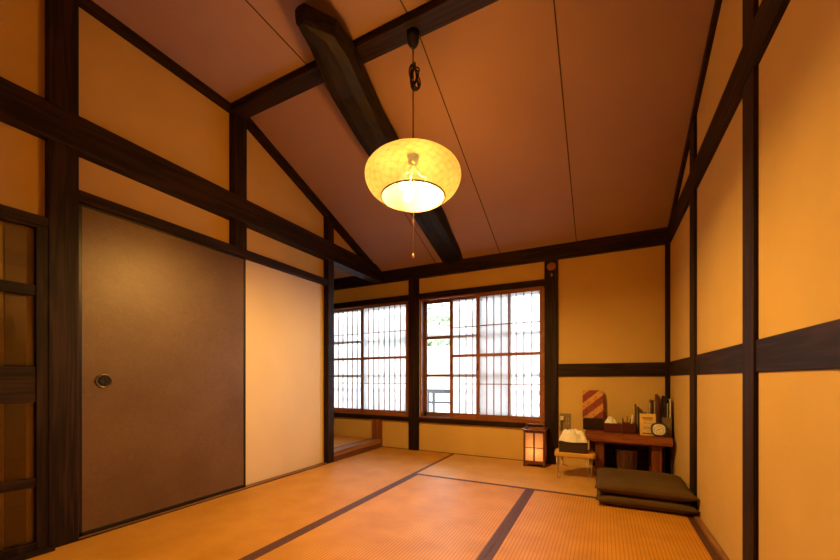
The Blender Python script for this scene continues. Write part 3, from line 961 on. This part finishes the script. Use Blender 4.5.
pen(0.162, 3.37, 0.125, -0.05, 0.08, (0.25, 0.04, 0.03), 'red pen in the red pen holder')
pen(0.172, 3.34, 0.110, 0.08, 0.18, (0.03, 0.03, 0.06), 'dark pen leaning right in the red pen holder')
bm = BM(); lathe(bm, [(0.012, 0), (0.013, 0.01), (0.013, 0.105), (0.008, 0.115), (0.008, 0.135), (0.007, 0.138)], (0, 0, 0), 16)
o = tag(obj('white_tube', bm, plain('white_plastic', (0.75, 0.70, 0.6), 0.4), smooth=True), 'pale plastic tube standing in the red pen holder', 'tube')
o.location = (0.198, 3.37, DZ + 0.006); o.rotation_euler = (0, math.radians(4), 0)

def book(x, w, y, d, h, c, label, tilt=0.0, group='books and booklets on the desk', z=DZ, edge=(0.62, 0.52, 0.38)):
    """w thickness along x, d depth, h height"""
    t = thing('book', label, 'book', (x, y, z), 0, group)
    t.rotation_euler = (0, tilt, 0)
    cm = plain('book_cover', c, 0.5)
    bm = BM()
    k = min(0.0016, w * 0.2)
    bx(bm, 0, k, 0, d, 0, h); bx(bm, w - k, w, 0, d, 0, h); bx(bm, 0, w, 0, k, 0, h)
    ch_(obj('cover', bm, cm), t)
    bm = BM(); bx(bm, k, w - k, k, d - 0.004, 0.003, h - 0.004)
    ch_(obj('pages', bm, plain('page_block', edge, 0.8)), t)
    return t
x = 0.228
for w, h, c, l in ((0.006, 0.225, (0.10, 0.06, 0.04), 'thin brown booklet, tallest of the small row beside the pen holder'),
                   (0.008, 0.195, (0.55, 0.45, 0.30), 'cream booklet beside the thin brown one'),
                   (0.007, 0.205, (0.06, 0.05, 0.05), 'thin black booklet between the cream booklet and the beige one'),
                   (0.010, 0.170, (0.42, 0.30, 0.18), 'short beige booklet behind the yellow card')):
    book(x, w, 3.385, 0.10, h, c, l); x += w + 0.002
# pill-like small jar behind the card
bm = BM(); lathe(bm, [(0.018, 0), (0.020, 0.005), (0.020, 0.12), (0.013, 0.135), (0.015, 0.14), (0.015, 0.165), (0.012, 0.168)], (0.290, 3.40, DZ), 20)
tag(obj('bottle', bm, plain('blue_grey_plastic', (0.10, 0.13, 0.20), 0.3), smooth=True), 'small grey bottle with cap behind the yellow card', 'bottle')
x = 0.318
for w, h, c, l in ((0.012, 0.240, (0.60, 0.50, 0.36), 'cream book at the left end of the tall row'),
                   (0.009, 0.265, (0.24, 0.06, 0.03), 'thin dark red book with the cream book on its left'),
                   (0.010, 0.262, (0.05, 0.05, 0.05), 'black book between the dark red and pale books'),
                   (0.009, 0.258, (0.62, 0.54, 0.42), 'pale book in the middle of the tall row'),
                   (0.006, 0.262, (0.16, 0.17, 0.20), 'thin grey-blue book in the tall row'),
                   (0.012, 0.310, (0.20, 0.05, 0.03), 'dark red book, tallest of the row in the corner'),
                   (0.010, 0.295, (0.14, 0.05, 0.03), 'brown book right of the tallest dark red book')):
    book(x, w, 3.39, 0.10, h, c, l); x += w + 0.0012
# olive box with black binder and slim white books on top
tag(box('storage_box', plain('olive_card', (0.20, 0.14, 0.06), 0.8), 0.404, 0.460, 3.315, 3.40, DZ, DZ + 0.137, 0.002),
    'small olive cardboard box behind the clock in the corner', 'box')
zz = DZ + 0.1375
x = 0.406
for w, h, c, l in ((0.022, 0.165, (0.012, 0.012, 0.012), 'black binder on the olive box'),
                   (0.007, 0.110, (0.66, 0.58, 0.46), 'short cream booklet on the olive box'),
                   (0.006, 0.125, (0.02, 0.02, 0.02), 'thin black booklet on the olive box'),
                   (0.012, 0.140, (0.68, 0.60, 0.46), 'cream booklet at the right end on the olive box')):
    book(x, w, 3.318, 0.078, h, c, l, z=zz); x += w + 0.001

# yellow information card
cd = thing('information_card', 'yellow information card standing upright on the desk', 'card', (0.304, 3.268, DZ), math.radians(8))
cd.rotation_euler = (math.radians(-8), 0, math.radians(5))
bm = BM(); bx(bm, -0.053, 0.053, 0, 0.003, 0, 0.165, 0.001)
ch_(obj('card_sheet', bm, plain('yellow_card', (0.84, 0.58, 0.20), 0.6)), cd)
bm = BM(); bx(bm, -0.053, 0.053, 0.003, 0.045, 0, 0.003); ch_(obj('stand_foot', bm, plain('clear_plastic', (0.5, 0.4, 0.25), 0.2)), cd)
bm = BM()
rnd = random.Random(5)
def textrow(bm, x0, x1, z, h):
    x = x0
    while x < x1:
        w = rnd.uniform(0.002, 0.006); bx(bm, x, min(x + w, x1), -0.0008, 0.0, z, z + h); x += w + 0.0014
bm.free()
INK = plain('dark_print', (0.05, 0.03, 0.03), 0.7)
for xa_, xb_, z, hh in ((-0.034, 0.034, 0.128, 0.009), (-0.028, 0.030, 0.116, 0.005), (-0.040, 0.040, 0.010, 0.009), (-0.03, 0.03, 0.092, 0.003), (-0.03, 0.03, 0.060, 0.003), (-0.03, 0.03, 0.050, 0.003)):
    bm = BM(); textrow(bm, xa_, xb_, z, hh)
    ch_(obj('text_line', bm, INK), cd)

# alarm clock
ck = thing('alarm_clock', 'small blue square alarm clock with white dial on the desk corner', 'clock', (0.370, 3.245, DZ))
ck.rotation_euler = (math.radians(-6), 0, math.radians(-3))
bm = BM(); prism(bm, rounded(-0.051, 0.051, 0.002, 0.102, 0.036), 1, -0.012, 0.024)
bmesh.ops.bevel(bm, geom=[e for e in bm.edges if abs(e.verts[0].co.y - e.verts[1].co.y) < 1e-5], offset=0.004, segments=2, affect='EDGES')
ch_(obj('case', bm, plain('dark_blue_case', (0.03, 0.08, 0.20), 0.3)), ck)
bm = BM(); prism(bm, rounded(-0.039, 0.039, 0.013, 0.091, 0.029), 1, -0.0135, -0.011)
ch_(obj('dial', bm, plain('white_dial', (0.80, 0.74, 0.62), 0.5)), ck)
bm = BM()
FC = (0, -0.0138, 0.051)
for k in range(12):
    a = k * math.pi / 6
    r0, r1 = (0.026, 0.033)
    p = Vector((math.sin(a), 0, math.cos(a)))
    q = Vector((p.z, 0, -p.x)) * (0.0022 if k % 3 == 0 else 0.0014)
    vs = [bm.verts.new(Vector(FC) + v) for v in (p * r0 - q, p * r0 + q, p * r1 + q, p * r1 - q)]
    bm.faces.new(vs)
ch_(obj('hour_marks', bm, BLACKF), ck)
for a, L, w in ((math.radians(250), 0.018, 0.0018), (math.radians(60), 0.026, 0.0013)):
    bm = BM(); p = Vector((math.sin(a), 0, math.cos(a))); q = Vector((p.z, 0, -p.x)) * w
    C0 = Vector(FC) + Vector((0, -0.0006, 0))
    bm.faces.new([bm.verts.new(C0 + v) for v in (-p * 0.004 - q, -p * 0.004 + q, p * L + q, p * L - q)])
    ch_(obj('hand', bm, BLACKF), ck)

# cable down the right end of the desk
bm = BM()
tube(bm, [(0.445, 3.46, 0.40), (0.458, 3.44, 0.398), (0.466, 3.40, 0.37), (0.466, 3.36, 0.28), (0.463, 3.33, 0.16), (0.460, 3.30, 0.06), (0.452, 3.27, 0.008), (0.40, 3.25, 0.006)], 0.004, 8)
tag(obj('power_cable', bm, CORD, smooth=True), 'black cable hanging between the desk end and right wall', 'cable')


# ------------------------------------------------------------------ stool, basket, white cloth
st = thing('low_stool', 'low square tan stool with wire hairpin legs beside the desk', 'stool', (-0.208, 3.118, 0.0012), math.radians(4))
bm = BM(); prism(bm, rounded(-0.142, 0.150, -0.100, 0.085, 0.03), 2, 0.170, 0.208)
bmesh.ops.bevel(bm, geom=[e for e in bm.edges if abs(e.verts[0].co.z - e.verts[1].co.z) < 1e-5], offset=0.008, segments=3, affect='EDGES')
ch_(obj('seat', bm, speckled('tan_seat_pad', (0.58, 0.33, 0.07), (0.68, 0.40, 0.09), 8, 0.6)), st)
WIRE = plain('brushed_wire', (0.55, 0.45, 0.36), 0.3, 0.9)
for sx, sy in ((-1, -1), (1, -1), (-1, 1), (1, 1)):
    bm = BM(); cx_, cy_ = sx * 0.105, sy * 0.075
    tube(bm, [(cx_ - 0.022, cy_, 0.180), (cx_ + sx * 0.004 - 0.010, cy_ + sy * 0.01, 0.02), (cx_ + sx * 0.004 - 0.005, cy_ + sy * 0.01, 0.004), (cx_ + sx * 0.004 + 0.005, cy_ + sy * 0.01, 0.004), (cx_ + sx * 0.004 + 0.010, cy_ + sy * 0.01, 0.02), (cx_ + 0.022, cy_, 0.180)], 0.0028, 8)
    ch_(obj('leg', bm, WIRE, smooth=True), st)
bk = thing('wicker_basket', 'dark woven tray basket on the low stool', 'basket', (-0.212, 3.108, 0.2098))
WK = basket_mat('dark_wicker', (0.012, 0.007, 0.005), (0.055, 0.030, 0.018))
bm = BM()
for s in (-1, 1):
    bx(bm, -0.096, 0.096, s * 0.074 - 0.003, s * 0.074 + 0.003, 0, 0.070, 0.001); bx(bm, s * 0.096 - 0.003, s * 0.096 + 0.003, -0.077, 0.077, 0, 0.070, 0.001)
bx(bm, -0.096, 0.096, -0.077, 0.077, 0, 0.004)
ch_(obj('tray', bm, WK), bk)
bm = BM()
tube(bm, [(-0.098, -0.078, 0.072), (0.098, -0.078, 0.072), (0.098, 0.078, 0.072), (-0.098, 0.078, 0.072)], 0.006, 8, True)
ch_(obj('rim', bm, WK, smooth=True), bk)
bm = crumple(0.200, 0.160, 0.105, 17, 40, 5.0)
for v in bm.verts: v.co.z = max(v.co.z, 0.004)
o = tag(obj('white_cloth', bm, WHITEC, smooth=True), 'crumpled white cloth heaped on the dark basket', 'cloth')
o.location = (-0.210, 3.106, 0.286)
md = o.modifiers.new('s', 'SUBSURF'); md.levels = 1; md.render_levels = 1

# ------------------------------------------------------------------ wall outlet with plug
ol = thing('wall_outlet', 'square brown-grey wall outlet plate left of the striped board', 'outlet', (-0.309, YB, 0.385))
bm = BM(); bx(bm, -0.048, 0.048, -0.006, 0, -0.078, 0.08, 0.002); ch_(obj('plate', bm, plain('grey_brown_plate', (0.24, 0.18, 0.10), 0.5)), ol)
bm = BM()
for dx in (0.010, 0.028): bx(bm, dx - 0.002, dx + 0.002, -0.0075, -0.005, 0.018, 0.040)
for dx in (0.010, 0.028): bx(bm, dx - 0.002, dx + 0.002, -0.0075, -0.005, -0.020, 0.000)
ch_(obj('sockets', bm, plain('pale_socket', (0.5, 0.42, 0.28), 0.5)), ol)
pg = thing('power_plug', 'white plug in the wall outlet above the stool', 'plug', (-0.336, YB - 0.007, 0.418))
bm = BM(); bx(bm, -0.014, 0.014, -0.024, 0, -0.014, 0.022, 0.004); ch_(obj('plug_body', bm, plain('white_plug', (0.8, 0.75, 0.65), 0.4)), pg)
bm = BM(); tube(bm, [(0, -0.014, -0.012), (-0.006, -0.016, -0.08), (-0.010, -0.012, -0.2), (0.0, -0.03, -0.40), (0.05, -0.06, -0.411)], 0.003, 8); ch_(obj('plug_cord', bm, plain('brown_flex', (0.10, 0.06, 0.03), 0.6), smooth=True), pg)


# ------------------------------------------------------------------ floor cushions
def cushion_bm(w, d, h, seed, n=36):
    bm = BM(); off = Vector((seed * 5.3, 0.7, 1.1))
    P = {}
    for side in (1, -1):
        for i in range(n + 1):
            for j in range(n + 1):
                edge = i in (0, n) or j in (0, n)
                if edge and side == -1: continue
                u, v = i / n * 2 - 1, j / n * 2 - 1
                pinch = 1 - 0.035 * (1 - v * v) if True else 1
                x = u * w / 2 * (1 - 0.045 * (1 - v * v) * abs(u) ** 3)
                y = v * d / 2 * (1 - 0.045 * (1 - u * u) * abs(v) ** 3)
                prof = ((1 - abs(u) ** 6) ** 0.5) * ((1 - abs(v) ** 6) ** 0.5) if not edge else 0
                nz = noise.noise(Vector((u * 2.2, v * 2.2, side)) + off) * 0.10 + noise.noise(Vector((u * 7, v * 7, side)) + off) * 0.04
                z = side * h / 2 * prof * (1 + nz) if side == 1 else -h / 2 * min(1, prof * 1.15)
                if side == 1: z *= 1 - 0.10 * math.exp(-(u * u + v * v) * 9)
                P[(i, j, side)] = bm.verts.new((x, y, z + h / 2))
    for i in range(n + 1):
        for j in range(n + 1):
            if (i, j, -1) not in P: P[(i, j, -1)] = P[(i, j, 1)]
    for side in (1, -1):
        for i in range(n):
            for j in range(n):
                f = [P[(i, j, side)], P[(i + 1, j, side)], P[(i + 1, j + 1, side)], P[(i, j + 1, side)]]
                if len(set(f)) >= 3: bm.faces.new(f if side == 1 else f[::-1])
    return bm
CUSH = speckled('olive_cushion_cotton', (0.080, 0.047, 0.015), (0.112, 0.067, 0.021), 5, 0.85, 0.4, 500, 0.25)
CW, CD = 0.520, 0.515
for k, (z, hh, dx, dy, rz, l) in enumerate(((0.0015, 0.074, 0.0, 0.0, 0.4, 'flat olive green floor cushion on the mat, lower of the two'),
                                      (0.070, 0.078, -0.002, 0.004, -0.3, 'flat olive green floor cushion stacked on the other one'))):
    o = tag(obj('floor_cushion', cushion_bm(CW, CD, hh, 3 + k), CUSH, smooth=True), l, 'cushion', 'stacked floor cushions')
    o.location = (0.211 + dx, 2.744 + dy, z); o.rotation_euler = (0, 0, math.radians(rz + 1.0))
    bm = BM()
    hw, hd = CW / 2 - 0.001, CD / 2 - 0.001
    pts = []
    for (xa, ya), (xb_, yb_) in (((-hw, -hd), (hw, -hd)), ((hw, -hd), (hw, hd)), ((hw, hd), (-hw, hd)), ((-hw, hd), (-hw, -hd))):
        for q in range(12):
            t = q / 12
            X_, Y_ = xa + (xb_ - xa) * t, ya + (yb_ - ya) * t
            u, v = X_ / hw, Y_ / hd
            pts.append((X_ * (1 - 0.045 * (1 - v * v)), Y_ * (1 - 0.045 * (1 - u * u)), hh / 2))
    tube(bm, pts, 0.0035, 6, True)
    ch_(obj('seam_piping', bm, CUSH, smooth=True), o)

# low brown stand just visible in the side room
stn = thing('low_stand', 'brown wooden low stand edge seen past the post in the side room', 'stand', (-2.86, 3.10, 0.0895))
bm = BM(); bx(bm, -0.14, 0.14, -0.14, 0.14, 0.05, 0.075, 0.004); ch_(obj('stand_top', bm, BROWN[0]), stn)
for sx in (-1, 1):
    for sy in (-1, 1):
        bm = BM(); bx(bm, sx * 0.12 - 0.012, sx * 0.12 + 0.012, sy * 0.12 - 0.012, sy * 0.12 + 0.012, 0, 0.052, 0.002); ch_(obj('leg', bm, BROWN[2]), stn)
